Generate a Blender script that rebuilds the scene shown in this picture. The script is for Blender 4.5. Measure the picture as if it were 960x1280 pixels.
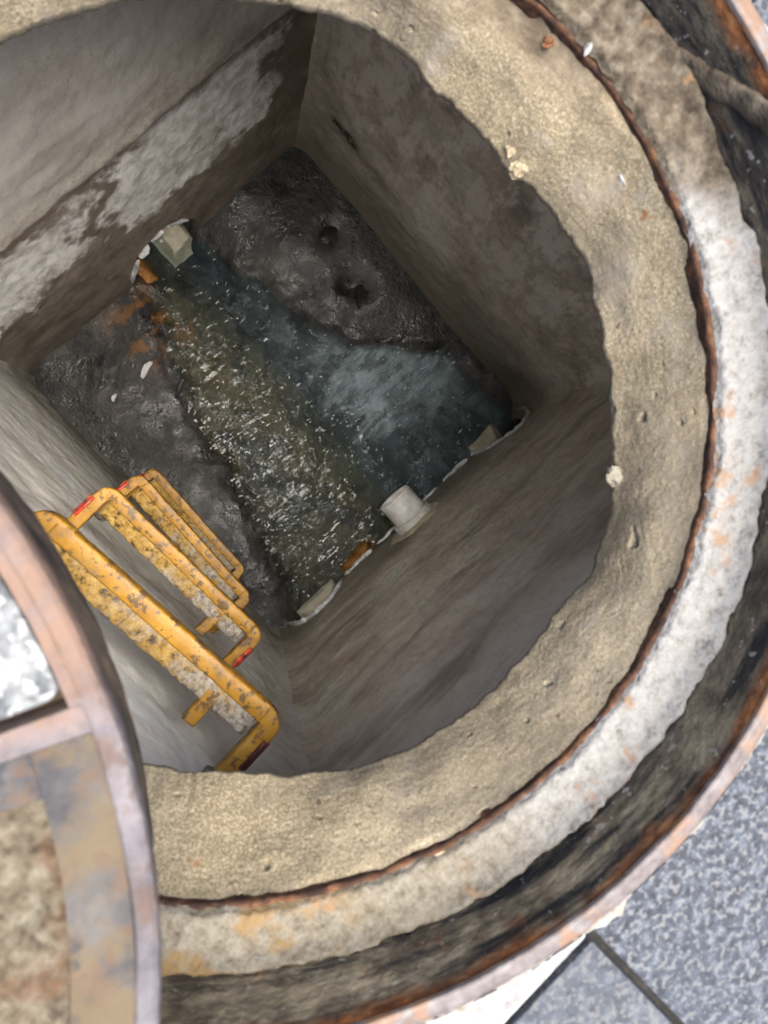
import bpy, bmesh, math, random
import numpy as np
from mathutils import Matrix, Vector

for _o in list(bpy.data.objects):
    bpy.data.objects.remove(_o)
SC = bpy.context.scene
COL = SC.collection
R = math.radians
random.seed(7)

# ------------------------------------------------------------------ camera
cam_d = bpy.data.cameras.new('camera')
cam = bpy.data.objects.new('camera', cam_d)
COL.objects.link(cam)
_r = [[0.7238354932, -0.6661006579, 0.1799224621],
      [0.6821416337, 0.7300372820, -0.0415735308],
      [-0.1036579490, 0.1528249994, 0.9828018870]]
_m = Matrix((_r[0], _r[1], _r[2])).transposed().to_4x4()
_m.translation = (-0.2543187, -0.1091727, 0.3642864)
cam.matrix_world = _m
cam_d.sensor_fit = 'HORIZONTAL'
cam_d.sensor_width = 36.0
cam_d.lens = 930.7636 / 960.0 * 36.0
cam_d.clip_start = 0.01
cam_d.clip_end = 500.0
cam_d.dof.use_dof = True
cam_d.dof.focus_distance = 1.15
cam_d.dof.aperture_fstop = 13.0
SC.camera = cam

# ------------------------------------------------------------------ sky and sun
SUN_ELEV, SUN_AZ = 81.5, -72.0          # azimuth of the sun, measured from +X towards +Y
world = bpy.data.worlds.new('World')
SC.world = world
world.use_nodes = True
wn = world.node_tree
wn.nodes.clear()
sky = wn.nodes.new('ShaderNodeTexSky')
sky.sky_type = 'NISHITA'
sky.sun_disc = False
sky.sun_elevation = R(SUN_ELEV)
sky.sun_rotation = R(90.0 - SUN_AZ)
sky.air_density = 1.0
sky.dust_density = 4.0
sky.ozone_density = 0.6
bg = wn.nodes.new('ShaderNodeBackground')
bg.inputs['Strength'].default_value = 0.05
wo = wn.nodes.new('ShaderNodeOutputWorld')
wn.links.new(sky.outputs[0], bg.inputs[0])
wn.links.new(bg.outputs[0], wo.inputs[0])
sun_d = bpy.data.lights.new('sun', 'SUN')
sun_d.energy = 1.5
sun_d.angle = R(52.0)
sun_d.color = (1.0, 0.965, 0.91)
sun = bpy.data.objects.new('sun', sun_d)
COL.objects.link(sun)
_sd = Vector((math.cos(R(SUN_ELEV)) * math.cos(R(SUN_AZ)), math.cos(R(SUN_ELEV)) * math.sin(R(SUN_AZ)), math.sin(R(SUN_ELEV))))
sun.rotation_euler = _sd.to_track_quat('Z', 'Y').to_euler()
sun.location = (1, -1, 3)
SC.view_settings.view_transform = 'Standard'
SC.view_settings.look = 'None'
SC.view_settings.gamma = 1.0
SC.view_settings.use_curve_mapping = False
SC.view_settings.exposure = 3.45
SC.cycles.use_denoising = True
SC.cycles.use_adaptive_sampling = True
SC.cycles.adaptive_threshold = 0.05
SC.cycles.max_bounces = 7
SC.cycles.diffuse_bounces = 6
SC.cycles.glossy_bounces = 4
SC.cycles.transparent_max_bounces = 7
SC.cycles.caustics_reflective = False
SC.cycles.caustics_refractive = False

# ------------------------------------------------------------------ measured layout (metres)
CX, CY = -0.2233, -0.0773               # centre of the round opening
W = 0.495                               # half width of the square chamber
ZF = -1.822                             # chamber floor
R_LIP_OUT, R_LIP_IN, R_WALL_BOT, R_SEAT_IN = 0.3335, 0.3232, 0.3195, 0.2825
Z_SEAT = -0.049
Z_EDGE = -0.132                         # ragged lower edge of the mortar collar
CVX, CVY, CVR, CVZ = -0.647, -0.001, 0.328, 0.080   # the cover that was slid aside

# ------------------------------------------------------------------ noise
_rng = np.random.RandomState(11)
_perm = np.concatenate([_rng.permutation(256)] * 3)
_grad = _rng.normal(size=(256, 3))
_grad /= np.linalg.norm(_grad, axis=1)[:, None]


def perlin(x, y, z):
    x, y, z = np.broadcast_arrays(np.asarray(x, float), np.asarray(y, float), np.asarray(z, float))
    xi, yi, zi = np.floor(x).astype(int), np.floor(y).astype(int), np.floor(z).astype(int)
    xf, yf, zf = x - xi, y - yi, z - zi
    u, v, w = [t * t * t * (t * (t * 6 - 15) + 10) for t in (xf, yf, zf)]
    out = 0.0
    for dx in (0, 1):
        for dy in (0, 1):
            for dz in (0, 1):
                h = _perm[_perm[_perm[(xi + dx) & 255] + ((yi + dy) & 255)] + ((zi + dz) & 255)]
                g = _grad[h]
                d = g[..., 0] * (xf - dx) + g[..., 1] * (yf - dy) + g[..., 2] * (zf - dz)
                out = out + d * (u if dx else 1 - u) * (v if dy else 1 - v) * (w if dz else 1 - w)
    return out


def fbm(x, y, z, s, octv=4, gain=0.5):
    a, o = 1.0, 0.0
    for k in range(octv):
        o = o + a * perlin(x * s + 17.3 * k, y * s - 9.1 * k, z * s + 4.7 * k)
        a *= gain
        s *= 2.03
    return o


def sstep(a, b, x):
    t = np.clip((x - a) / (b - a), 0, 1)
    return t * t * (3 - 2 * t)


# ------------------------------------------------------------------ materials
class NT:
    def __init__(self, name):
        self.m = bpy.data.materials.new(name)
        self.m.use_nodes = True
        self.t = self.m.node_tree
        self.t.nodes.clear()
        self.out = self.t.nodes.new('ShaderNodeOutputMaterial')
        self.b = self.t.nodes.new('ShaderNodeBsdfPrincipled')
        self.t.links.new(self.b.outputs[0], self.out.inputs['Surface'])
        self.tc = self.t.nodes.new('ShaderNodeTexCoord')
        self.co = self.tc.outputs['Object']

    def n(self, k):
        return self.t.nodes.new(k)

    def set(self, sock, v):
        if hasattr(v, 'is_output') or isinstance(v, bpy.types.NodeSocket):
            self.t.links.new(v, sock)
        elif isinstance(v, (tuple, list)) and len(v) == 3 and sock.type == 'RGBA':
            sock.default_value = (*v, 1)
        else:
            sock.default_value = v

    def mapping(self, scale=(1, 1, 1), rot=(0, 0, 0), loc=(0, 0, 0), co=None):
        n = self.n('ShaderNodeMapping')
        self.set(n.inputs['Vector'], co or self.co)
        n.inputs['Scale'].default_value = scale
        n.inputs['Rotation'].default_value = rot
        n.inputs['Location'].default_value = loc
        return n.outputs[0]

    def noise(self, s, d=4, r=0.55, co=None, dist=0.0):
        n = self.n('ShaderNodeTexNoise')
        d = min(d, 2) if s >= 100 else min(d, 3) if s >= 40 else d
        self.set(n.inputs['Vector'], co or self.co)
        n.inputs['Scale'].default_value = s
        n.inputs['Detail'].default_value = d
        n.inputs['Roughness'].default_value = r
        n.inputs['Distortion'].default_value = dist
        return n.outputs['Fac']

    def voro(self, s, co=None, feature='F1', out='Distance', rnd=1.0):
        n = self.n('ShaderNodeTexVoronoi')
        n.feature = feature
        self.set(n.inputs['Vector'], co or self.co)
        n.inputs['Scale'].default_value = s
        n.inputs['Randomness'].default_value = rnd
        return n.outputs[out]

    def ramp(self, f, stops):
        n = self.n('ShaderNodeValToRGB')
        self.set(n.inputs[0], f)
        e = n.color_ramp.elements
        while len(e) < len(stops):
            e.new(0.5)
        for i, (p, c) in enumerate(stops):
            e[i].position = p
            e[i].color = (*c, 1) if isinstance(c, (tuple, list)) else (c, c, c, 1)
        return n.outputs[0]

    def rng(self, f, a, b, lo=0.0, hi=1.0):
        n = self.n('ShaderNodeMapRange')
        n.interpolation_type = 'SMOOTHSTEP'
        self.set(n.inputs[0], f)
        for i, v in enumerate((a, b, lo, hi)):
            self.set(n.inputs[1 + i], v)
        return n.outputs[0]

    def mix(self, f, a, b, mode='MIX'):
        n = self.n('ShaderNodeMix')
        n.data_type = 'RGBA'
        n.blend_type = mode
        self.set(n.inputs[0], f)
        self.set(n.inputs[6], a)
        self.set(n.inputs[7], b)
        return n.outputs[2]

    def math(self, op, a, b=0.0, c=0.0, clamp=False):
        n = self.n('ShaderNodeMath')
        n.operation = op
        n.use_clamp = clamp
        self.set(n.inputs[0], a)
        self.set(n.inputs[1], b)
        self.set(n.inputs[2], c)
        return n.outputs[0]

    def xyz(self, co=None):
        n = self.n('ShaderNodeSeparateXYZ')
        self.set(n.inputs[0], co or self.co)
        return n.outputs

    def bump(self, h, strength=0.5, dist=0.002, prev=None):
        n = self.n('ShaderNodeBump')
        n.inputs['Strength'].default_value = strength
        n.inputs['Distance'].default_value = dist
        self.set(n.inputs['Height'], h)
        if prev is not None:
            self.set(n.inputs['Normal'], prev)
        return n.outputs[0]

    def done(self, col, rough=0.85, normal=None, spec=0.3, metal=0.0):
        self.set(self.b.inputs['Base Color'], col)
        self.set(self.b.inputs['Roughness'], rough)
        self.set(self.b.inputs['Specular IOR Level'], spec)
        self.set(self.b.inputs['Metallic'], metal)
        if normal is not None:
            self.set(self.b.inputs['Normal'], normal)
        return self.m

    def box(self, coords, lo, hi, soft):
        """soft box mask with noisy edge; coords sockets, None = unbounded"""
        f = 1.0
        first = True
        for c, a, b in zip(coords, lo, hi):
            for v, s in ((a, 1), (b, -1)):
                if v is None:
                    continue
                g = self.rng(c, v - soft, v + soft) if s > 0 else self.rng(c, v - soft, v + soft, 1.0, 0.0)
                f = g if first else self.math('MULTIPLY', f, g)
                first = False
        return f


def m_mortar():
    t = NT('collar_mortar')
    big = t.noise(9, 5)
    c = t.ramp(big, [(0.30, (0.1216, 0.09507, 0.05531)), (0.48, (0.161, 0.1294, 0.08179)), (0.66, (0.1885, 0.1558, 0.1072))])
    grain = t.noise(650, 2, 0.7)
    c = t.mix(t.rng(grain, 0.44, 0.66), c, (0.2553, 0.2175, 0.1525))
    c = t.mix(t.rng(t.noise(300, 3, 0.7, t.mapping(loc=(3, 1, 2))), 0.60, 0.72), c, (0.09114, 0.07442, 0.0508))
    c = t.mix(t.rng(t.noise(480, 2, 0.7, t.mapping(loc=(5, 5, 5))), 0.36, 0.48, 0.55, 0.0), c, (0.08455, 0.06609, 0.04319))
    c = t.mix(t.rng(t.noise(95, 2, 0.4, t.mapping(loc=(8, 3, 5))), 0.735, 0.77, 0.0, 0.8), c, (0.03806, 0.02867, 0.02041))
    # grey cement smears and rusty spots
    c = t.mix(t.math('MULTIPLY', t.rng(t.noise(16, 4, 0.6, t.mapping(loc=(5, 2, 0))), 0.54, 0.68), 0.7), c, (0.2007, 0.1745, 0.141))
    c = t.mix(t.rng(t.noise(30, 3, 0.6, t.mapping(loc=(1, 7, 0))), 0.70, 0.76), c, (0.1337, 0.05725, 0.01977))
    c = t.mix(t.rng(t.noise(4.5, 5, 0.6, t.mapping(loc=(2, 9, 4))), 0.46, 0.62, 0.0, 0.5), c, (0.1396, 0.1139, 0.08204))
    # brown earth fallen on the collar on the side of the lug
    x, y, z = t.xyz()
    d = t.math('MULTIPLY', t.rng(y, -0.16, 0.0), t.rng(x, -0.02, 0.06))
    d = t.math('MULTIPLY', d, t.rng(t.math('ADD', t.math('MULTIPLY', z, 6.0), t.noise(22, 5)), -0.12, 0.14))
    c = t.mix(d, c, t.ramp(t.noise(60, 4), [(0.3, (0.07903, 0.05438, 0.03387)), (0.7, (0.2188, 0.1718, 0.1185))]))
    h = t.math('ADD', t.math('MULTIPLY', t.noise(230, 2, 0.65), 0.5), grain)
    return t.done(c, 0.95, t.bump(h, 0.35, 0.0011), 0.15)


def m_wall(kind):
    t = NT('chamber_wall_' + kind)
    x, y, z = t.xyz()
    # faint board marks: long across the wall, short in height
    board = t.noise(7, 5, 0.6, t.mapping((0.7, 0.7, 3.0)), 0.4)
    blot = t.noise(6.5, 6, 0.62)
    fine = t.noise(60, 4, 0.6)
    spread = {'ne': (0.57, 0.505, 0.44), 'nw': (0.55, 0.49, 0.425), 'se': (0.64, 0.545, 0.44), 'sw': (0.68, 0.635, 0.55)}[kind]
    dark = tuple(v * 0.52 for v in spread)
    lite = tuple(min(v * 1.3 + .02, .68) for v in spread)
    c = t.ramp(blot, [(0.34, dark), (0.49, spread), (0.63, lite)])
    c = t.mix(t.rng(board, 0.40, 0.62, 0.0, 0.4), c, lite if kind in ('se', 'sw') else tuple(v * 1.25 for v in spread))
    c = t.mix(t.rng(fine, 0.35, 0.7, 0.0, 0.35), c, dark)
    c = t.mix(t.rng(t.noise(170, 2, 0.6), 0.62, 0.70, 0.0, 0.6), c, tuple(v * 0.3 for v in spread))
    c = t.mix(t.rng(t.noise(130, 2, 0.6, t.mapping(loc=(3, 3, 3))), 0.60, 0.70, 0.0, 0.5), c, lite)
    # damp, slimy foot of the walls
    zz = t.math('ADD', z, t.math('MULTIPLY', t.math('SUBTRACT', t.noise(5, 4), 0.5), 0.45))
    damp = t.rng(zz, -1.75, -1.35, 1.0, 0.0)
    c = t.mix(t.math('MULTIPLY', damp, 0.85), c, (0.17, 0.15, 0.11))
    rough = t.rng(damp, 0, 1, 0.88, 0.5)
    lime = (0.86, 0.845, 0.815)
    ragged = t.math('MULTIPLY', t.math('SUBTRACT', t.noise(11, 6, 0.65), 0.5), 0.42)
    if kind == 'nw':
        # lime bloom under the joint of the two rings
        low = t.rng(t.math('ADD', z, t.math('MULTIPLY', ragged, 0.3)), -1.13, -1.06, 1.0, 0.0)
        c = t.mix(t.math('MULTIPLY', low, 0.9), c, t.ramp(t.noise(12, 5, 0.65), [(0.35, (0.115, 0.09, 0.066)), (0.65, (0.27, 0.225, 0.18))]))
        zr = t.math('ADD', z, t.math('MULTIPLY', ragged, 0.8))
        xr = t.math('ADD', x, t.math('MULTIPLY', t.math('SUBTRACT', t.noise(6, 4, 0.6, t.mapping(loc=(4, 4, 4))), 0.5), 0.5))
        a = t.box((xr, zr), (-0.08, -1.48), (0.40, -1.13), 0.022)
        b = t.box((xr, zr), (-0.70, -1.40), (-0.16, -1.13), 0.022)
        f = t.math('MAXIMUM', a, b)
        f = t.math('MULTIPLY', f, t.rng(t.noise(13, 6, 0.72, t.mapping((1, 1, 0.5))), 0.32, 0.48, 0.25, 1.0))
        c = t.mix(f, c, t.ramp(t.noise(25, 4), [(0.35, (0.56, 0.53, 0.48)), (0.55, lime)]))
        c = t.mix(t.math('MULTIPLY', t.box((t.math('ADD', z, t.math('MULTIPLY', ragged, 0.12)),), (-1.135,), (-1.085,), 0.02), 0.7), c, (0.13, 0.10, 0.075))
        c = t.mix(t.math('MULTIPLY', t.rng(z, -1.08, -0.95), t.rng(t.noise(5, 5, 0.6, t.mapping(loc=(9, 1, 4))), 0.36, 0.6, 0.3, 0.95)), c, (0.66, 0.625, 0.57))
    if kind == 'ne':
        f = t.math('MULTIPLY', t.rng(t.math('ADD', z, ragged), -1.50, -1.25), t.rng(t.noise(11, 6, 0.70, t.mapping((1, 1.3, 0.6))), 0.44, 0.57))
        c = t.mix(t.math('MULTIPLY', f, 0.85), c, (0.82, 0.765, 0.71))
        sc = t.box((y, t.math('ADD', z, t.math('MULTIPLY', t.noise(30, 3), 0.05))), (0.30, -1.46), (0.40, -1.43), 0.016)
        c = t.mix(t.math('MULTIPLY', sc, t.rng(t.noise(40, 4), 0.35, 0.5)), c, (0.025, 0.02, 0.016))
    if kind == 'sw':
        f = t.rng(t.math('ADD', z, ragged), -0.95, -0.45)
        c = t.mix(t.math('MULTIPLY', f, 0.75), c, (0.76, 0.74, 0.67))
        c = t.mix(t.rng(t.noise(9, 4, 0.55, t.mapping(loc=(2, 2, 2))), 0.52, 0.58, 0.0, 0.6), c, (0.62, 0.60, 0.53))
    if kind == 'se':
        f = t.rng(t.math('ADD', z, ragged), -1.15, -0.55)
        c = t.mix(t.math('MULTIPLY', f, 0.55), c, (0.66, 0.615, 0.56))
        s = t.noise(4, 6, 0.62, t.mapping((0.9, 1, 2.6), (0, R(14), 0)))
        c = t.mix(t.rng(s, 0.47, 0.68, 0.0, 0.7), c, (0.24, 0.195, 0.15))
    h = t.math('ADD', t.noise(45, 6, 0.65), t.math('MULTIPLY', board, 0.2))
    return t.done(c, rough, t.bump(h, 0.5, 0.004), 0.3)


def m_floor():
    t = NT('wet_floor')
    x, y, z = t.xyz()
    n1 = t.noise(7, 6, 0.6)
    c = t.ramp(n1, [(0.3, (0.010, 0.009, 0.008)), (0.5, (0.030, 0.028, 0.025)), (0.72, (0.085, 0.08, 0.073))])
    c = t.mix(t.rng(t.noise(120, 3, 0.7), 0.55, 0.75, 0.0, 0.5), c, (0.11, 0.105, 0.10))
    # sediment below the water: olive and ochre on the step side, slate in the run, pale silty bed with painted sheen at the outlet
    wob = t.math('MULTIPLY', t.math('SUBTRACT', t.noise(9, 6, 0.65, t.mapping((1, 0.45, 1), loc=(3, 3, 3))), 0.5), 0.16)
    s = t.math('ADD', x, wob)
    deep = t.rng(z, ZF - 0.018, ZF + 0.002, 1.0, 0.0)
    under = t.ramp(t.rng(s, -0.35, 0.45), [(0.10, (0.10, 0.072, 0.035)), (0.24, (0.16, 0.115, 0.055)), (0.33, (0.13, 0.112, 0.066)), (0.43, (0.10, 0.10, 0.080)), (0.49, (0.045, 0.052, 0.057)), (0.57, (0.035, 0.042, 0.048)), (0.66, (0.10, 0.11, 0.117)), (0.90, (0.20, 0.21, 0.215))])
    under = t.mix(t.rng(t.noise(16, 6, 0.68, t.mapping((1, 0.6, 1))), 0.44, 0.60, 0.0, 0.75), under, (0.035, 0.035, 0.032))
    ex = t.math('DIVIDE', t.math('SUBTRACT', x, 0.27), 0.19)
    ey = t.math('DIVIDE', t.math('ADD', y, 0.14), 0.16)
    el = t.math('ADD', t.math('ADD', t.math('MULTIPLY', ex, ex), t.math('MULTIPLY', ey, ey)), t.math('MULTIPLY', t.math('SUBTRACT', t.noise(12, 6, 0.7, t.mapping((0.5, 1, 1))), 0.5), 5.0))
    silt_sheen = t.math('MULTIPLY', t.rng(el, 0.0, 1.5, 1.0, 0.0), t.rng(t.noise(45, 3, 0.65, t.mapping((0.3, 1, 1))), 0.36, 0.58, 0.25, 1.0))
    under = t.mix(t.math('MULTIPLY', silt_sheen, 0.75), under, (0.68, 0.71, 0.73))  # curved sheen of the water painted onto the bed as a pale patch
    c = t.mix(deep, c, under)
    rust = t.math('MULTIPLY', t.box((x, y), (-0.24, 0.28), (-0.06, 0.47), 0.05), t.rng(t.noise(16, 4), 0.46, 0.60))
    c = t.mix(t.math('MULTIPLY', rust, 0.85), c, (0.26, 0.115, 0.03))
    h = t.math('ADD', t.noise(55, 6, 0.7), t.math('MULTIPLY', t.noise(190, 3), 0.35))
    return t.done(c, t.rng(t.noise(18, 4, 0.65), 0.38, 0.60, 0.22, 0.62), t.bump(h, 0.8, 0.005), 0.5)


def m_water():
    t = NT('running_water')
    # short ripples, drawn out across the run
    r1 = t.noise(78, 1, 0.5, t.mapping((0.22, 1.0, 1.0), (0, 0, R(-8))), 0.15)
    r1 = t.math('MULTIPLY', r1, t.rng(t.noise(11, 3, 0.6, t.mapping(loc=(1, 2, 3))), 0.40, 0.62, 0.45, 1.0))
    r2 = t.noise(20, 2, 0.5, t.mapping((0.6, 1.0, 1.0)))
    nrm = t.bump(t.math('ADD', r1, t.math('MULTIPLY', r2, 1.4)), 1.0, 0.0080)
    gl = t.n('ShaderNodeBsdfGlossy')
    gl.inputs['Roughness'].default_value = 0.10
    gl.inputs['Color'].default_value = (1, 1, 1, 1)
    t.set(gl.inputs['Normal'], nrm)
    tr = t.n('ShaderNodeBsdfTransparent')
    tr.inputs['Color'].default_value = (0.72, 0.78, 0.79, 1)
    fr = t.n('ShaderNodeFresnel')
    fr.inputs['IOR'].default_value = 1.22
    t.set(fr.inputs['Normal'], nrm)
    mx = t.n('ShaderNodeMixShader')
    t.set(mx.inputs[0], fr.outputs[0])
    t.set(mx.inputs[1], tr.outputs[0])
    t.set(mx.inputs[2], gl.outputs[0])
    t.t.nodes.remove(t.b)
    t.set(t.out.inputs['Surface'], mx.outputs[0])
    return t.m


def m_glint_flecks():
    t = NT('glint_flecks')  # pale colour of the modelled water glints
    return t.done((0.62, 0.66, 0.69), 0.3, None, 0.5)


def m_frame():
    t = NT('rusty_cast_iron')
    x, y, z = t.xyz()
    dx = t.math('SUBTRACT', x, CX)
    dy = t.math('SUBTRACT', y, CY)
    ang = t.math('ARCTAN2', dy, dx)
    # coordinates that run round the ring, so that streaks follow it
    cmb = t.n('ShaderNodeCombineXYZ')
    t.set(cmb.inputs[0], t.math('MULTIPLY', ang, 0.32))
    t.set(cmb.inputs[1], t.math('SQRT', t.math('ADD', t.math('MULTIPLY', dx, dx), t.math('MULTIPLY', dy, dy))))
    t.set(cmb.inputs[2], z)
    ring = cmb.outputs[0]
    st = t.noise(30, 5, 0.65, t.mapping((0.30, 1, 2.2), co=ring))
    c = t.ramp(t.noise(40, 5, 0.65), [(0.30, (0.004112, 0.004112, 0.004798)), (0.52, (0.01097, 0.01028, 0.01097)), (0.72, (0.03084, 0.02742, 0.0233))])
    # earth and cement smeared along the side
    side = t.rng(ang, R(-95), R(-55), 1.0, 0.4)
    c = t.mix(t.math('MULTIPLY', t.rng(st, 0.38, 0.56), side), c, t.ramp(t.noise(50, 4), [(0.35, (0.06032, 0.04606, 0.0307)), (0.65, (0.1865, 0.1536, 0.1042))]))
    c = t.mix(t.rng(t.noise(150, 3, 0.7), 0.64, 0.72, 0.0, 0.6), c, (0.258, 0.2452, 0.2192))
    # rust, thickest under the lip
    zr = t.math('ADD', z, t.math('MULTIPLY', t.math('SUBTRACT', t.noise(26, 4), 0.5), 0.035))
    rust_c = t.ramp(t.noise(75, 4, 0.65), [(0.32, (0.04855, 0.01599, 0.006283)), (0.55, (0.1371, 0.04855, 0.01542)), (0.74, (0.2056, 0.0971, 0.03427))])
    c = t.mix(t.math('MULTIPLY', t.rng(zr, -0.012, 0.000), t.rng(st, 0.30, 0.52, 0.35, 1.0)), c, rust_c)
    c = t.mix(t.rng(t.noise(18, 4, 0.6, t.mapping(loc=(6, 2, 1))), 0.58, 0.68, 0.0, 0.8), c, rust_c)
    h = t.math('ADD', t.noise(120, 5, 0.7), t.math('MULTIPLY', st, 0.8))
    return t.done(c, 0.88, t.bump(h, 0.9, 0.002), 0.2)


def m_lip():
    t = NT('worn_lip')
    c = t.ramp(t.noise(90, 5, 0.65), [(0.30, (0.03229, 0.02099, 0.01776)), (0.50, (0.06458, 0.05328, 0.05166)), (0.72, (0.1001, 0.09041, 0.08718))])
    c = t.mix(t.rng(t.noise(35, 4, 0.6, t.mapping(loc=(2, 8, 3))), 0.50, 0.62, 0.0, 0.75), c, (0.1066, 0.05489, 0.02583))
    return t.done(c, 0.6, t.bump(t.noise(220, 4, 0.7), 0.4, 0.001), 0.4, 0.1)


def m_rust():
    t = NT('red_rust')
    c = t.ramp(t.noise(85, 5, 0.7), [(0.30, (0.008712, 0.005225, 0.00462)), (0.50, (0.03366, 0.01568, 0.00924)), (0.72, (0.09504, 0.04441, 0.02021))])
    return t.done(c, 0.9, t.bump(t.noise(240, 4, 0.7), 0.7, 0.0015), 0.2)


def m_bed():
    t = NT('pale_bedding_mortar')
    x, y, z = t.xyz()
    ang = t.math('ARCTAN2', t.math('SUBTRACT', y, CY), t.math('SUBTRACT', x, CX))
    an = t.math('ADD', ang, t.math('MULTIPLY', t.math('SUBTRACT', t.noise(14, 4), 0.5), 0.5))
    g = t.math('ADD', t.math('MULTIPLY', t.noise(120, 2, 0.6), 0.6), t.math('MULTIPLY', t.noise(420, 2, 0.7), 0.4))
    white = t.ramp(g, [(0.32, (0.06258, 0.0589, 0.05338)), (0.47, (0.1178, 0.1141, 0.1086)), (0.7, (0.1583, 0.1565, 0.151))])
    cream = t.ramp(g, [(0.32, (0.04417, 0.03681, 0.02503)), (0.48, (0.08652, 0.07547, 0.05706)), (0.7, (0.1288, 0.1196, 0.09936))])
    brown = t.ramp(t.noise(110, 5, 0.7), [(0.30, (0.02025, 0.01473, 0.009936)), (0.5, (0.05154, 0.04049, 0.02761)), (0.72, (0.09203, 0.07915, 0.0589))])
    c = t.mix(t.rng(an, R(-118), R(-84)), cream, white)
    ochre = t.math('MULTIPLY', t.rng(an, R(-132), R(-112), 1.0, 0.0), t.rng(t.noise(26, 4, 0.6, t.mapping(loc=(3, 3, 1))), 0.48, 0.58))
    c = t.mix(t.math('MULTIPLY', ochre, 0.8), c, (0.1105, 0.06995, 0.02761))
    c = t.mix(t.rng(an, R(-22), R(-13)), c, brown)
    c = t.mix(t.rng(t.noise(24, 5, 0.65, t.mapping(loc=(7, 7, 1))), 0.58, 0.66, 0.0, 0.75), c, (0.1251, 0.07363, 0.04049))
    h = t.math('ADD', t.noise(140, 5, 0.7), t.math('MULTIPLY', g, 0.5))
    return t.done(c, 0.92, t.bump(h, 0.8, 0.003), 0.2)


def m_granite(name, a, b, c3, spec_white=0.6, scale=1.0):
    t = NT(name)
    oi = t.n('ShaderNodeObjectInfo')
    off = t.n('ShaderNodeVectorMath')
    off.operation = 'MULTIPLY_ADD'
    t.set(off.inputs[0], oi.outputs['Random'])
    off.inputs[1].default_value = (7, 3, 5)
    t.set(off.inputs[2], t.co)
    co = off.outputs[0]
    c = t.ramp(t.noise(170 * scale, 4, 0.7, co), [(0.33, a), (0.50, b), (0.66, c3)])
    c = t.mix(t.rng(t.noise(330 * scale, 2, 0.5, co), 0.50, 0.62, 0.0, 0.75), c, (spec_white, spec_white, spec_white))
    c = t.mix(t.rng(t.noise(280 * scale, 2, 0.5, t.mapping(loc=(2, 5, 1), co=co)), 0.60, 0.70, 0.0, 0.6), c, tuple(v * 0.35 for v in a))
    c = t.mix(t.rng(t.noise(9, 4, 0.6, co), 0.45, 0.68, 0.0, 0.2), c, tuple(v * 1.5 for v in b))
    h = t.math('ADD', t.noise(260, 4, 0.7, co), t.math('MULTIPLY', t.noise(40, 3, 0.5, co), 0.6))
    return t.done(c, 0.8, t.bump(h, 0.5, 0.0016), 0.3)


def m_ground():
    t = NT('sanded_joint_bed')
    c = t.ramp(t.noise(160, 4, 0.7), [(0.3, (0.008, 0.008, 0.007)), (0.6, (0.022, 0.020, 0.018)), (0.75, (0.06, 0.055, 0.045))])
    c = t.mix(t.rng(t.noise(3, 3), 0.4, 0.7), c, (0.025, 0.025, 0.025))
    return t.done(c, 0.95, t.bump(t.noise(200, 4), 0.6, 0.002), 0.15)


def m_cover(tone):
    t = NT('cover_iron_' + tone)
    n = t.noise(34, 5, 0.62)
    if tone == 'rim':
        c = t.ramp(n, [(0.30, (0.03984, 0.03656, 0.03984)), (0.50, (0.07734, 0.07031, 0.075)), (0.70, (0.1172, 0.1078, 0.1101))])
        x, y, z = t.xyz()
        ang = t.math('ARCTAN2', y, x)
        tan = t.rng(t.math('ADD', ang, t.math('MULTIPLY', t.math('SUBTRACT', n, 0.5), 0.2)), R(-27), R(-20))
        c = t.mix(t.rng(t.noise(28, 5, 0.7, t.mapping(loc=(4, 4, 4))), 0.46, 0.60, 0.0, 0.75), c, (0.0567, 0.03629, 0.02646))
        c = t.mix(t.math('MULTIPLY', tan, t.rng(t.noise(60, 4), 0.3, 0.55, 0.4, 0.95)), c, (0.112, 0.072, 0.052))
    elif tone == 'pad':
        c = t.ramp(n, [(0.30, (0.01927, 0.01927, 0.02184)), (0.50, (0.04657, 0.04335, 0.04174)), (0.68, (0.07385, 0.06743, 0.05941))])
        c = t.mix(t.rng(t.noise(22, 5, 0.6, t.mapping(loc=(3, 6, 2))), 0.46, 0.58, 0.0, 0.85), c, (0.06743, 0.04976, 0.02891))
        c = t.mix(t.rng(t.noise(70, 3, 0.7, t.mapping(loc=(1, 1, 2))), 0.52, 0.64, 0.0, 0.7), c, (0.06078, 0.03978, 0.02652))
        c = t.mix(t.rng(t.noise(30, 5, 0.6, t.mapping(loc=(8, 1, 2))), 0.55, 0.63, 0.0, 0.8), c, (0.02088, 0.02184, 0.02504))
    else:
        c = t.ramp(n, [(0.30, (0.02109, 0.01641, 0.01406)), (0.50, (0.06093, 0.04453, 0.03281)), (0.70, (0.15, 0.1031, 0.06562))])
    return t.done(c, 0.88, t.bump(t.math('ADD', t.noise(160, 5, 0.7), n), 0.7, 0.002), 0.15)


def m_crust():
    t = NT('cover_crust')
    c = t.ramp(t.noise(130, 5, 0.7), [(0.30, (0.02109, 0.01582, 0.01055)), (0.5, (0.05976, 0.04922, 0.03339)), (0.72, (0.09843, 0.08785, 0.06679))])
    c = t.mix(t.rng(t.noise(24, 6, 0.7), 0.50, 0.75, 0.0, 0.8), c, (0.05625, 0.02637, 0.01231))
    return t.done(c, 0.95, t.bump(t.noise(180, 4, 0.7), 0.8, 0.003), 0.15)


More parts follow.
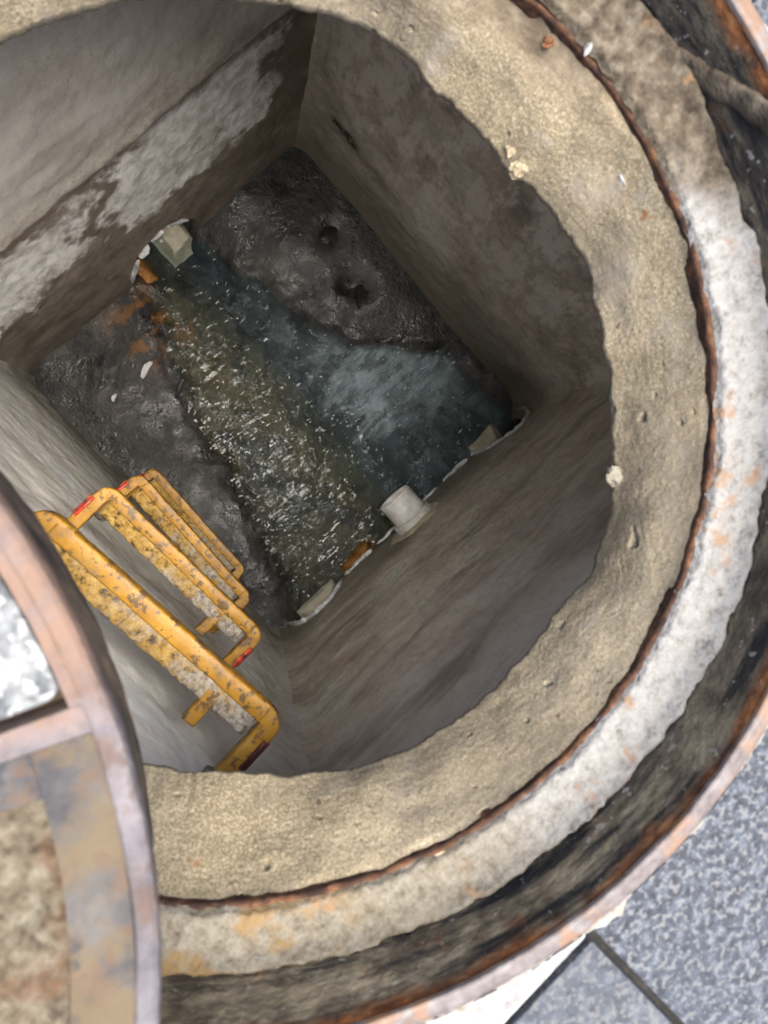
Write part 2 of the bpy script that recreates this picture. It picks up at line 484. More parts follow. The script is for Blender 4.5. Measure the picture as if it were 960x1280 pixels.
def m_step(kind):
    t = NT('step_' + kind)
    oi = t.n('ShaderNodeObjectInfo')
    off = t.n('ShaderNodeVectorMath')
    off.operation = 'MULTIPLY_ADD'
    t.set(off.inputs[0], oi.outputs['Random'])
    off.inputs[1].default_value = (9, 4, 6)
    t.set(off.inputs[2], t.co)
    co = off.outputs[0]
    if kind == 'plastic':
        c = t.ramp(t.noise(30, 4, 0.6, co), [(0.3, (0.2365, 0.1094, 0.008279)), (0.55, (0.343, 0.1685, 0.01301)), (0.75, (0.3785, 0.2129, 0.03548))])
        c = t.mix(t.rng(t.noise(85, 5, 0.7, co), 0.52, 0.62, 0.0, 0.9), c, (0.07688, 0.04435, 0.01774))
        c = t.mix(t.rng(t.noise(18, 5, 0.7, t.mapping(loc=(3, 1, 4), co=co)), 0.50, 0.66, 0.0, 0.6), c, (0.1183, 0.0887, 0.05618))
        return t.done(c, 0.5, t.bump(t.noise(150, 4, 0.65, co), 0.35, 0.0015), 0.4)
    if kind == 'tread':
        n = t.noise(95, 5, 0.7, co)
        c = t.ramp(n, [(0.34, (0.04704, 0.0336, 0.02016)), (0.47, (0.2554, 0.1478, 0.03024)), (0.62, (0.336, 0.2218, 0.07392))])
        x, y, z = t.xyz()
        worn = t.math('ADD', t.math('MULTIPLY', y, -1.6), t.noise(26, 5, 0.7, co))
        c = t.mix(t.rng(worn, 0.38, 0.72, 0.0, 0.9), c, t.ramp(t.noise(140, 4, 0.7, co), [(0.34, (0.1142, 0.09744, 0.08064)), (0.55, (0.2957, 0.2688, 0.2285)), (0.72, (0.4032, 0.3763, 0.3226))]))
        return t.done(c, 0.9, t.bump(n, 0.9, 0.004), 0.2)
    c = t.ramp(t.noise(120, 4, 0.7, co), [(0.36, (0.0756, 0.0168, 0.0126)), (0.5, (0.462, 0.0462, 0.0252)), (0.72, (0.6048, 0.084, 0.0462))])
    return t.done(c, 0.3, None, 0.5)


def m_plain(name, a, b, s=60, rough=0.85, bump=0.4):
    t = NT(name)
    c = t.ramp(t.noise(s, 5, 0.65), [(0.32, a), (0.66, b)])
    return t.done(c, rough, t.bump(t.noise(s * 3, 4, 0.7), bump, 0.002), 0.3)


M = {
    'mortar': m_mortar(), 'floor': m_floor(), 'water': m_water(), 'glint_flecks': m_glint_flecks(), 'frame': m_frame(), 'lip': m_lip(),
    'rust': m_rust(), 'bed': m_bed(), 'ground': m_ground(), 'crust': m_crust(),
    'nw': m_wall('nw'), 'ne': m_wall('ne'), 'se': m_wall('se'), 'sw': m_wall('sw'),
    'grey': m_granite('grey_granite', (0.0065, 0.008, 0.0115), (0.018, 0.0215, 0.029), (0.048, 0.054, 0.066), 0.085, 0.8),
    'light': m_granite('light_grey_granite', (0.017, 0.020, 0.026), (0.029, 0.033, 0.041), (0.046, 0.051, 0.060), 0.07, 0.8),
    'white': m_granite('white_granite', (0.105, 0.102, 0.098), (0.145, 0.143, 0.139), (0.18, 0.18, 0.176), 0.2, 0.6),
    'inlay': m_granite('inlay_granite', (0.02058, 0.02352, 0.02646), (0.07938, 0.08232, 0.08232), (0.1235, 0.1264, 0.1264), 0.22, 0.6),
    'cov_rim': m_cover('rim'), 'cov_pad': m_cover('pad'), 'cov_body': m_cover('body'),
    'plastic': m_step('plastic'), 'tread': m_step('tread'), 'reflector': m_step('reflector'),
    'beige': m_plain('beige_invert', (0.42, 0.37, 0.26), (0.66, 0.60, 0.46), 25, 0.6),
    'ochre': m_plain('ochre_deposit', (0.16, 0.06, 0.012), (0.42, 0.19, 0.05), 30, 0.6),
    'limerim': m_plain('broken_lime_rim', (0.30, 0.30, 0.29), (0.85, 0.86, 0.85), 40, 0.3, 0.8),
    'pvc': m_plain('white_pipe_plastic', (0.48, 0.45, 0.40), (0.82, 0.81, 0.78), 28, 0.45, 0.2),
    'black': m_plain('wet_black', (0.006, 0.006, 0.006), (0.025, 0.023, 0.02), 60, 0.35, 0.8),
    'chip': m_plain('white_chip', (0.1667, 0.1614, 0.151), (0.2344, 0.2344, 0.2292), 60, 0.6, 0.5),
    'scrap': m_plain('white_scrap', (0.60, 0.59, 0.57), (0.80, 0.80, 0.79), 60, 0.6, 0.3),
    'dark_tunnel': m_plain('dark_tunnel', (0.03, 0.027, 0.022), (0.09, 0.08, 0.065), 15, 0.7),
    'slab': m_plain('slab_concrete', (0.16, 0.15, 0.13), (0.30, 0.28, 0.25), 14),
    'rustlump': m_plain('rust_lump', (0.05208, 0.01823, 0.00625), (0.1562, 0.0677, 0.02604), 90, 0.9, 0.8),
    'cementlump': m_plain('cement_lump', (0.1042, 0.09374, 0.07031), (0.1875, 0.1719, 0.1328), 90, 0.95, 0.8),
    'ribearth': m_plain('rib_earth', (0.02864, 0.02083, 0.01354), (0.09114, 0.07291, 0.05208), 70, 0.95, 0.9),
    'dirty_reflector': m_plain('dirty_reflector', (0.03, 0.012, 0.01), (0.13, 0.03, 0.022), 90, 0.5, 0.3),
    'grout': m_plain('white_grout', (0.1042, 0.08333, 0.0625), (0.2083, 0.2005, 0.1849), 70, 0.95, 0.8),
}

# ------------------------------------------------------------------ object helpers


def obj(name, verts, faces, mat, parent=None, smooth=True):
    me = bpy.data.meshes.new(name)
    me.from_pydata([tuple(map(float, v)) for v in verts] if not isinstance(verts, np.ndarray) else verts.tolist(), [], faces if isinstance(faces, list) else faces.tolist())
    me.update()
    if smooth:
        me.polygons.foreach_set('use_smooth', [True] * len(me.polygons))
    me.materials.append(M[mat])
    o = bpy.data.objects.new(name, me)
    COL.objects.link(o)
    o.parent = parent
    return o


def bobj(name, bm, mat, parent=None, smooth=True):
    bmesh.ops.recalc_face_normals(bm, faces=bm.faces)
    me = bpy.data.meshes.new(name)
    bm.to_mesh(me)
    bm.free()
    if smooth:
        me.polygons.foreach_set('use_smooth', [True] * len(me.polygons))
        try:
            me.set_sharp_from_angle(angle=R(42))
        except Exception:
            pass
    me.materials.append(M[mat])
    o = bpy.data.objects.new(name, me)
    COL.objects.link(o)
    o.parent = parent
    return o


def empty(name, loc=(0, 0, 0)):
    o = bpy.data.objects.new(name, None)
    COL.objects.link(o)
    o.location = loc
    o.empty_display_size = 0.05
    return o


def tag(o, label=None, cat=None, group=None, kind=None):
    for k, v in (('label', label), ('category', cat), ('group', group), ('kind', kind)):
        if v:
            o[k] = v
    return o


def grid_faces(nu, nv, wrap=False, flip=False):
    i = np.arange(nu if wrap else nu - 1)[:, None]
    j = np.arange(nv - 1)[None, :]
    i2 = (i + 1) % nu
    a, b, c, d = i * nv + j, i2 * nv + j, i2 * nv + j + 1, i * nv + j + 1
    f = np.stack(np.broadcast_arrays(a, b, c, d), -1).reshape(-1, 4)
    return f[:, ::-1] if flip else f


def ring_grid(name, th, rr, zz, mat, parent=None, cx=CX, cy=CY, flip=False):
    """rr, zz: arrays (n_theta, n_profile); closed round the axis"""
    x = cx + rr * np.cos(th)[:, None]
    y = cy + rr * np.sin(th)[:, None]
    v = np.stack([x, y, zz + 0 * x], -1).reshape(-1, 3)
    return obj(name, v, grid_faces(len(th), rr.shape[1], True, flip), mat, parent)


def lump(name, loc, r, mat, parent=None, squash=(1, 1, 0.6), seed=0, sub=3, amp=0.35, rotz=0.0):
    bm = bmesh.new()
    bmesh.ops.create_icosphere(bm, subdivisions=sub, radius=1.0)
    P = np.array([v.co[:] for v in bm.verts])
    d = 1 + amp * fbm(P[:, 0] + seed * 3.7, P[:, 1] - seed, P[:, 2], 1.3, 3)
    ca, sa = math.cos(rotz), math.sin(rotz)
    for v, k in zip(bm.verts, d):
        p = v.co * k * r
        p = Vector((p.x * squash[0], p.y * squash[1], p.z * squash[2]))
        v.co = Vector((p.x * ca - p.y * sa, p.x * sa + p.y * ca, p.z))
    o = bobj(name, bm, mat, parent)
    o.location = loc
    return o


def rounded_box(bm, size, loc=(0, 0, 0), bev=0.004, seg=2, mat3=None):
    r = bmesh.ops.create_cube(bm, size=1.0)
    vs = r['verts']
    bmesh.ops.scale(bm, vec=size, verts=vs)
    es = list({e for v in vs for e in v.link_edges})
    out = bmesh.ops.bevel(bm, geom=es, offset=bev, segments=seg, profile=0.5, affect='EDGES')
    vs = list({v for f in out['faces'] for v in f.verts} | {v for v in vs if v.is_valid})
    if mat3 is not None:
        bmesh.ops.transform(bm, matrix=mat3, verts=vs)
    bmesh.ops.translate(bm, vec=loc, verts=vs)


# ------------------------------------------------------------------ pavement with the stones cut round the frame
R_CUT = 0.3365
rings = [0.335, 0.6, 1.0, 1.6, 3, 8, 25, 80]
th = np.linspace(0, 2 * np.pi, 128, endpoint=False)
pave = ring_grid('pavement', th, np.tile(rings, (128, 1)), np.full((128, len(rings)), -0.010), 'ground')
tag(pave, kind='structure')


_bm = bmesh.new()
bmesh.ops.create_cone(_bm, cap_ends=True, segments=240, radius1=R_CUT, radius2=R_CUT, depth=0.4)
_cut_me = bpy.data.meshes.new('cutter')
_bm.to_mesh(_cut_me)
_bm.free()


def paving_stone(x0, x1, y0, y1, mat):
    g = 0.0022
    mx, my = (x0 + x1) / 2, (y0 + y1) / 2
    bm = bmesh.new()
    rounded_box(bm, (x1 - x0 - 2 * g, y1 - y0 - 2 * g, 0.055), (0, 0, -0.0275), 0.0016, 2)
    o = bobj('paving_stone', bm, mat, pave, smooth=True)
    o.location = (mx, my, 0.0)
    nx_, ny_ = min(max(CX, x0), x1), min(max(CY, y0), y1)
    if math.hypot(nx_ - CX, ny_ - CY) < R_CUT:
        c = bpy.data.objects.new('cutter', _cut_me)
        COL.objects.link(c)
        c.location = (CX, CY, 0)
        md = o.modifiers.new('cut', 'BOOLEAN')
        md.operation = 'DIFFERENCE'
        md.solver = 'EXACT'
        md.object = c
        bpy.context.view_layer.update()
        me = bpy.data.meshes.new_from_object(o.evaluated_get(bpy.context.evaluated_depsgraph_get()))
        o.modifiers.clear()
        o.data = me
        bpy.data.objects.remove(c)
    o.location.z = random.uniform(-0.0008, 0.0008)


XJ = -0.287
Y0 = {0: -0.70, -1: -0.4115}              # where a joint of each column lies
PAVERS = []
for ci in range(-3, 4):
    for k in range(-4, 5):
        y0 = Y0.get(ci, -0.755) + 0.6 * k
        if y0 < -2.4 or y0 > 1.8:
            continue
        if ci == 0:
            mt = 'grey'
        elif ci == -1:
            mt = 'white' if k % 2 == 0 else 'light'
        else:
            mt = ('light', 'grey', 'grey', 'white')[(ci * 3 + k * 5) % 4]
        PAVERS.append((XJ + .6 * ci, XJ + .6 * (ci + 1), y0, y0 + 0.6, mt))
for p in PAVERS:
    paving_stone(*p)

# ------------------------------------------------------------------ chamber
chamber = tag(empty('manhole_chamber', (0, 0, ZF)), 'deep square brown concrete chamber under the round opening', 'manhole chamber')


def in_parent(o, par):
    o.parent = par
    o.matrix_parent_inverse = Matrix.Translation(par.location).inverted()
    return o


Z_TOP = -0.165


def bump_h(x, c, hw, h):
    return h * np.sqrt(np.clip(1 - ((x - c) / hw) ** 2, 0, 1))


def open_se(x):
    a = np.maximum(bump_h(x, 0.375, 0.105, 0.27), bump_h(x, -0.345, 0.105, 0.19))
    b = np.where(np.abs(x - 0.01) < 0.40, 0.085 + 0.012 * perlin(x * 22, 0.3, 0.7) + 0.02 * perlin(x * 9, 2.3, 0.7), 0)
    return np.maximum(a, b)


def open_nw(x):
    return bump_h(x, 0.01, 0.128, 0.215) * (1 + 0.12 * perlin(x * 26, 3.1, 0.2))


def wall(axis, sign, mat, opening=None):
    nu, nv = 240, 230
    u = np.linspace(-W - 0.02, W + 0.02, nu)
    h = opening(u) if opening is not None else np.zeros(nu)
    zb = np.where(h > 0.001, ZF + h, ZF - 0.06)
    U = np.repeat(u[:, None], nv, 1)
    lo, ZM = 70, ZF + 0.40
    Z = np.concatenate([zb[:, None] + (ZM - zb)[:, None] * np.linspace(0, 1, lo)[None, :-1], np.repeat(np.linspace(ZM, Z_TOP, nv - lo + 1)[None, :], nu, 0)], 1)
    k = sign * 10 + (0 if axis == 'x' else 5)
    d = 0.010 * fbm(U, Z, k, 3.0, 3) + 0.0045 * fbm(U, Z, k + 3.3, 14, 4, 0.6)
    # long horizontal board marks
    d = d + 0.0012 * fbm(U * 0.4, Z * 4, k + 7.7, 6, 3)
    if mat == 'nw':
        jz = -1.10 + 0.025 * perlin(U * 4, 0.5, 0.5) + 0.012 * fbm(U, 0.5, 0.5, 17, 3)
        d = d + 0.014 * sstep(jz - 0.006, jz + 0.010, Z) - 0.006 * np.exp(-((Z - jz) / 0.012) ** 2)
    if mat == 'ne':
        d = d - 0.012 * np.exp(-((U - 0.462 - 0.006 * perlin(Z * 14, 0.2, 0.4)) / 0.008) ** 2) * sstep(-1.36, -1.30, Z)
    if mat == 'sw':
        d = d + 0.006 * sstep(-0.99, -0.975, Z)
    # coved corners
    e = np.clip((np.abs(U) - (W - 0.05)) / 0.05, 0, 1.2)
    d = d * (1 - np.clip(e, 0, 1)) + 0.022 * e ** 2.2
    front = W - d
    back = np.full(nu, W + 0.12)
    N = np.concatenate([back[:, None], front, back[:, None]], 1)
    Z2 = np.concatenate([Z[:, :1], Z, Z[:, -1:]], 1)
    U2 = np.repeat(u[:, None], nv + 2, 1)
    v = np.stack([sign * N, U2, Z2], -1) if axis == 'x' else np.stack([U2, sign * N, Z2], -1)
    o = obj('wall', v.reshape(-1, 3), grid_faces(nu, nv + 2, False, (sign > 0) == (axis == 'x')), mat)
    return in_parent(o, chamber)


tag(wall('x', 1, 'ne'), 'dark brown side wall with pale drips near the top')
tag(wall('y', 1, 'nw', open_nw), 'inlet wall with white lime bloom below its joint')
tag(wall('x', -1, 'sw'), 'pale grey wall that carries the yellow steps')
tag(wall('y', -1, 'se', open_se), 'outlet wall with long horizontal stains')


# floor: benching with a run that fans out from the inlet to the outlet
def run_edges(y):
    ys = np.array([-0.80, -0.512, -0.293, -0.063, 0.144, 0.334, 0.452, 0.80])
    lf = np.array([-0.46, -0.440, -0.362, -0.303, -0.260, -0.171, -0.110, -0.110])
    yr = np.array([-0.80, -0.47, -0.211, -0.106, 0.012, 0.139, 0.355, 0.484, 0.80])
    rt = np.array([0.480, 0.475, 0.455, 0.358, 0.245, 0.197, 0.150, 0.130, 0.130])
    return np.interp(y, ys, lf), np.interp(y, yr, rt)


Z_WATER = ZF - 0.004
nx, ny = 300, 400
gx = np.linspace(-0.60, 0.60, nx)
gy = np.linspace(-0.80, 0.80, ny)
GX, GY = np.meshgrid(gx, gy, indexing='ij')
le, re = run_edges(GY)
wob = 0.045 * fbm(GX, GY, 0.3, 9, 3)
inside = np.minimum(GX - le, re - GX) + wob
dep = sstep(-0.03, 0.07, inside)
mid = (GX - le) / np.maximum(re - le, 0.05)
H = 0.014 * (1 - dep) - 0.026 * dep
H += 0.010 * dep * np.exp(-((mid - 0.22) / 0.16) ** 2) + 0.012 * dep * np.exp(-((GX - 0.26) / 0.14) ** 2 - ((GY + 0.16) / 0.15) ** 2)
H -= 0.016 * np.exp(-((GX - 0.05 - 0.02 * GY) / 0.075) ** 2) * dep
H += 0.008 * fbm(GX, GY, 1.7, 8, 5, 0.5)
# ridge of the right hand benching and scoured pits in it
H += 0.03 * sstep(0.02, 0.16, GX - re) * sstep(-0.2, 0.1, GY)
for px, py, pr, pd in ((0.391, 0.245, 0.034, 0.030), (0.362, 0.085, 0.042, 0.030), (0.335, 0.115, 0.022, 0.02)):
    H -= pd * np.exp(-(((GX - px) ** 2 + (GY - py) ** 2) / pr ** 2))
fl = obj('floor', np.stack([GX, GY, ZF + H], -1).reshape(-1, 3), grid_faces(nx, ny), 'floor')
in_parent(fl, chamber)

# roof slab round the neck
n = 96
th = np.linspace(0, 2 * np.pi, n, endpoint=False)
inner = np.stack([CX + 0.30 * np.cos(th), CY + 0.30 * np.sin(th)], 1)
ca, sa = np.cos(th), np.sin(th)
kk = 0.64 / np.maximum(np.abs(ca), np.abs(sa))
outer = np.stack([kk * ca, kk * sa], 1)
v = []
for i in range(n):
    for (p, z) in ((inner[i], Z_TOP), (outer[i], Z_TOP), (outer[i], Z_TOP + 0.10), (inner[i], Z_TOP + 0.025)):
        v.append((p[0], p[1], z))
f = []
for i in range(n):
    a, b = 4 * i, 4 * ((i + 1) % n)
    for q in range(4):
        f.append([a + q, b + q, b + (q + 1) % 4, a + (q + 1) % 4])
in_parent(obj('roof_slab', v, f, 'slab', smooth=False), chamber)


# outlet and inlet: broken rim, tunnel behind, beige invert lips
def pipe_run(name, label, cat, sign, opening, x0, x1, cx):
    e = tag(empty(name, (cx, sign * W, ZF)), label, cat)
    nu = 160
    u = np.linspace(x0, x1, nu)
    h = np.maximum(opening(u), 0.0)
    ys = np.array([0.115, 0.2, 0.4, 0.8])
    v = np.zeros((nu, 5, 3))
    for j, dy in enumerate(ys):
        v[:, j] = np.stack([u, np.full(nu, sign * (W + dy)), ZF + h + 0.004 - 0.03 * (h < 0.002)], 1)
    v[:, 4] = np.stack([u, np.full(nu, sign * (W + 0.8)), np.full(nu, ZF - 0.08)], 1)
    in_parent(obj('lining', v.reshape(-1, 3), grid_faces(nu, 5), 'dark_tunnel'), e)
    return e


outlet = pipe_run('outlet_culvert', 'wide ragged outlet with broken pale rim at the foot of the stained wall', 'outlet', -1, open_se, -0.46, 0.485, 0.0)
inlet = pipe_run('inlet_pipe', 'small inlet opening with beige and rusty orange lip below the white lime patch', 'inlet', 1, open_nw, -0.122, 0.142, 0.01)


def rim_strip(par, x0, x1, opening, sign, r, seed, name='rim_fragment'):
    """a knobbly strip of broken mortar that follows the edge of an opening"""
    m = max(14, int((x1 - x0) / 0.006))
    u = np.linspace(x0, x1, m)
    c = np.stack([u, np.full(m, sign * (W - 0.004)), ZF + np.maximum(opening(u), 0.004)], 1)
    c[:, 1] += 0.006 * fbm(u, seed, 0.4, 30, 2)
    c[:, 2] += 0.006 * fbm(u, seed + 5, 0.1, 40, 2)
    k = 9
    t = np.gradient(c, axis=0)
    t /= np.linalg.norm(t, axis=1)[:, None]
    nrm = np.cross(t, [0, 1, 0])
    s = np.linspace(0, 1, m)
    rad = r * np.sqrt(np.clip(np.minimum(s, 1 - s) * 9, 0.02, 1)) * (0.75 + 0.9 * np.abs(fbm(u, seed, 0.9, 55, 3)))
    v = []
    for i in range(m):
        for q in range(k):
            a = 2 * math.pi * q / k
            v.append(c[i] + rad[i] * (math.cos(a) * nrm[i] + 1.25 * math.sin(a) * np.array([0, 1.0, 0])))
    f = [[i * k + q, i * k + (q + 1) % k, (i + 1) * k + (q + 1) % k, (i + 1) * k + q] for i in range(m - 1) for q in range(k)]
    f += [list(range(k))[::-1], [(m - 1) * k + q for q in range(k)]]
    return in_parent(obj(name, v, f, 'limerim'), par)


for i, (a, b, r) in enumerate(((-0.452, -0.395, .007), (-0.40, -0.25, .006), (-0.24, -0.13, .005), (-0.11, -0.03, .004), (0.055, 0.13, .005), (0.15, 0.255, .006), (0.268, 0.36, .006), (0.352, 0.478, .008))):
    rim_strip(outlet, a, b, open_se, -1, r, i * 1.7)
for i, (a, b, r) in enumerate(((-0.117, -0.07, .006), (-0.066, -0.03, .008), (-0.02, 0.02, .005), (0.03, 0.10, .004))):
    rim_strip(inlet, a, b, open_nw, 1, r, 20 + i * 1.7)


def lip_slab(par, x0, x1, y0, y1, z, mat, seed, name):
    nu, nv = 40, 26
    u, w_ = np.linspace(0, 1, nu), np.linspace(0, 1, nv)
    U, V = np.meshgrid(u, w_, indexing='ij')
    ex = np.minimum(np.minimum(U, 1 - U) * abs(x1 - x0), np.minimum(V, 1 - V) * abs(y1 - y0))
    X = x0 + (x1 - x0) * U + 0.008 * fbm(U * .3 + seed, V * .3, seed, 5, 3)
    Y = y0 + (y1 - y0) * V + 0.010 * fbm(U * .3 - seed, V * .3, seed + 2, 5, 3)
    Z = z - 0.03 * (1 - sstep(0, 0.030, ex)) + 0.004 * fbm(X, Y, seed, 25, 3)
    return in_parent(obj(name, np.stack([X, Y, Z], -1).reshape(-1, 3), grid_faces(nu, nv, flip=(y1 < y0)), mat), par)


lip_slab(inlet, 0.010, 0.120, 0.470, 0.60, ZF - 0.001, 'beige', 1.0, 'invert_lip')
lip_slab(inlet, -0.105, -0.035, 0.455, 0.57, ZF + 0.006, 'ochre', 2.0, 'invert_deposit')
lip_slab(outlet, 0.300, 0.405, -0.480, -0.62, ZF + 0.024, 'beige', 3.0, 'invert_lip')
lip_slab(outlet, -0.415, -0.275, -0.488, -0.62, ZF + 0.020, 'beige', 4.0, 'invert_lip')
lip_slab(outlet, -0.235, -0.115, -0.470, -0.60, ZF + 0.014, 'ochre', 5.0, 'invert_deposit')

# white plastic pipe that ends above the outlet
stub = tag(empty('plastic_pipe', (0.0, -W, -1.60)), 'short white plastic pipe end sticking out above the outlet', 'pipe')


def tube(name, prof, mat, par, seg=40):
    """prof: list of (distance from the wall, radius)"""
    v, f = [], []
    for d, r in prof:
        for q in range(seg):
            a = 2 * math.pi * q / seg
            v.append((r * math.cos(a), d, r * math.sin(a)))
    for i in range(len(prof) - 1):
        for q in range(seg):
            f.append([i * seg + q, (i + 1) * seg + q, (i + 1) * seg + (q + 1) % seg, i * seg + (q + 1) % seg])
    o = obj(name, v, f, mat, par, smooth=False)
    return o


tube('pipe_body', [(-0.05, 0.049), (0.090, 0.049), (0.0925, 0.0475), (0.0925, 0.0455), (0.09, 0.0445), (-0.05, 0.0445)], 'pvc', stub)
tube('collar', [(-0.02, 0.058), (0.022, 0.058), (0.026, 0.055), (0.026, 0.0495)], 'pvc', stub)

lump('bedding', (0, 0.0, 0), 0.078, 'beige', stub, (1.0, 0.16, 1.0), 4, 3, 0.5)

# water
nx, ny = 340, 430
gx = np.linspace(-0.50, 0.50, nx)
gy = np.linspace(-0.78, 0.66, ny)
GX, GY = np.meshgrid(gx, gy, indexing='ij')
rip = 0.0007 * fbm(GX * 0.55, GY, 0.2, 34, 2, 0.5) + 0.0016 * fbm(GX, GY, 3.2, 9, 2)
water = obj('water', np.stack([GX, GY, Z_WATER + rip], -1).reshape(-1, 3), grid_faces(nx, ny), 'water')
tag(water, kind='structure')

# pale flecks shaped as glints of the water, all drawn out the same way
rf = np.random.RandomState(5)
fv, ff = [], []
tries = 0
while len(ff) < 8 * 260 and tries < 60000:
    tries += 1
    x, y = rf.uniform(-0.40, 0.46), rf.uniform(-0.50, 0.47)
    l_, r_ = run_edges(np.array([y]))
    if not (l_[0] + 0.01 < x < r_[0] - 0.01):
        continue
    dens = 0.05 + 0.55 * math.exp(-((x - 0.27) / 0.16) ** 2 - ((y + 0.16) / 0.13) ** 2) + 0.22 * math.exp(-((x - l_[0] - 0.10) / 0.06) ** 2) + 0.25 * math.exp(-((x - 0.14) / 0.035) ** 2) * (y > -0.1) + 0.16 * (y < -0.05)
    dens *= 0.25 + 1.5 * max(0.0, 0.5 + float(fbm(np.array([x]), np.array([y]), np.array([0.1]), 12, 3)[0]))
    if rf.rand() > dens:
        continue
    big = rf.rand() < 0.06
    L = rf.uniform(0.006, 0.018) * (1.4 if big else 1)
    wd = rf.uniform(0.0009, 0.0020) * (2.2 if big else 1)
    a = R(-4) + rf.normal(0, 0.22)
    ux, uy = math.cos(a), math.sin(a)
    b0 = len(fv)
    for (q, w_, h_) in ((-1, 0, 0), (-0.35, 1, 0), (-0.35, -1, 0), (0.4, 0.8, 0), (0.4, -0.8, 0), (1, 0, 0), (0, 0, 0.9)):
        fv.append((x + q * L / 2 * ux - w_ * wd * uy, y + q * L / 2 * uy + w_ * wd * ux, Z_WATER + 0.0012 + h_ * wd))
    for tri in ((0, 2, 6), (2, 4, 6), (4, 5, 6), (5, 3, 6), (3, 1, 6), (1, 0, 6)):
        ff.append([b0 + k for k in tri])
    ff.append([b0 + k for k in (0, 1, 3, 5)])
    ff.append([b0 + k for k in (0, 5, 4, 2)])
glint_flecks = tag(obj('glint_flecks', fv, ff, 'glint_flecks', None), 'white flecks on the shallow water that stand for its glints', 'glint_flecks', kind='stuff')

# ------------------------------------------------------------------ iron frame
frame = tag(empty('iron_ring', (CX, CY, 0)), 'rusty round cast iron frame set in the paving around the opening', 'manhole frame')
NTH = 720
th = np.linspace(0, 2 * np.pi, NTH, endpoint=False)
ct, s_t = np.cos(th), np.sin(th)


def lathe(name, prof, mat, amp=0.0005, seed=0.0, nsub=1):
    pts = []
    for (a, b) in zip(prof[:-1], prof[1:]):
        for k in range(nsub):
            t = k / nsub
            pts.append((a[0] + (b[0] - a[0]) * t, a[1] + (b[1] - a[1]) * t))
    pts.append(prof[-1])
    rr = np.tile([p[0] for p in pts], (NTH, 1)).astype(float)
    zz = np.tile([p[1] for p in pts], (NTH, 1)).astype(float)
    X, Y = rr * ct[:, None], rr * s_t[:, None]
    rr = rr + amp * fbm(X, Y, zz + seed, 40, 4, 0.6)
    zz = zz + amp * fbm(X, Y, zz + seed + 5, 40, 4, 0.6)
    return in_parent(ring_grid(name, th, rr, zz, mat), frame)


lathe('side_wall', [(0.3240, 0.0015), (0.3232, -0.004), (R_WALL_BOT, Z_SEAT - 0.006), (R_WALL_BOT + 0.0005, Z_SEAT - 0.012), (0.34, Z_SEAT - 0.03), (0.345, -0.02)], 'frame', 0.0014, 1, 8)
lathe('lip', [(0.3345, -0.02), (0.3338, 0.0022), (0.3325, 0.0036), (0.3250, 0.0042), (0.3236, 0.0034), (0.3231, 0.0012)], 'lip', 0.0006, 2, 4)
lathe('seat', [(R_WALL_BOT + 0.002, Z_SEAT - 0.006), (R_SEAT_IN + 0.002, Z_SEAT - 0.006)], 'frame', 0.0008, 3, 6)
lathe('inner_edge', [(0.2875, Z_SEAT - 0.0075), (0.2853, Z_SEAT - 0.0052), (0.2835, Z_SEAT - 0.0050), (0.2824, Z_SEAT - 0.0062), (0.2822, Z_SEAT - 0.016), (0.290, Z_SEAT - 0.018)], 'rust', 0.0016, 4, 5)

# pale bedding mortar on the seat, ragged where it meets the side wall
nt, nr = 1300, 34
tb = np.linspace(0, 2 * np.pi, nt, endpoint=False)
q = np.linspace(0, 1, nr)
adeg = np.degrees((tb + np.pi) % (2 * np.pi) - np.pi)
ro = 0.3190 + 0.004 * fbm(np.cos(tb), np.sin(tb), 0.3, 9, 4, 0.65)
ri = 0.2840 + 0.0040 * fbm(np.cos(tb), np.sin(tb), 4.3, 14, 4, 0.6)
RR = ri[:, None] + (ro - ri)[:, None] * q[None, :]
XX, YY = RR * np.cos(tb)[:, None], RR * np.sin(tb)[:, None]
edge = sstep(0, 0.10, q) * (1 - 0.35 * sstep(0.93, 1.0, q))
climb = (0.004 + 0.007 * np.clip(fbm(np.cos(tb), np.sin(tb), 7.3, 7, 3), 0, 1))[:, None] * sstep(0.72, 1.0, q)[None, :]
ZZ = Z_SEAT - 0.0065 + 0.0055 * edge[None, :] + climb + 0.0028 * fbm(XX, YY, 0.4, 60, 4, 0.65) + 0.0022 * fbm(XX, YY, 2.4, 14, 3)
soil = sstep(-14, -6, adeg) * (1 - sstep(60, 75, adeg))
ZZ = ZZ + soil[:, None] * (0.003 + 0.008 * sstep(0.25, 0.95, q))[None, :] * (0.8 + 0.4 * fbm(XX, YY, 5.4, 18, 3))
in_parent(ring_grid('bedding_mortar', tb, RR, ZZ, 'bed', flip=True), frame)

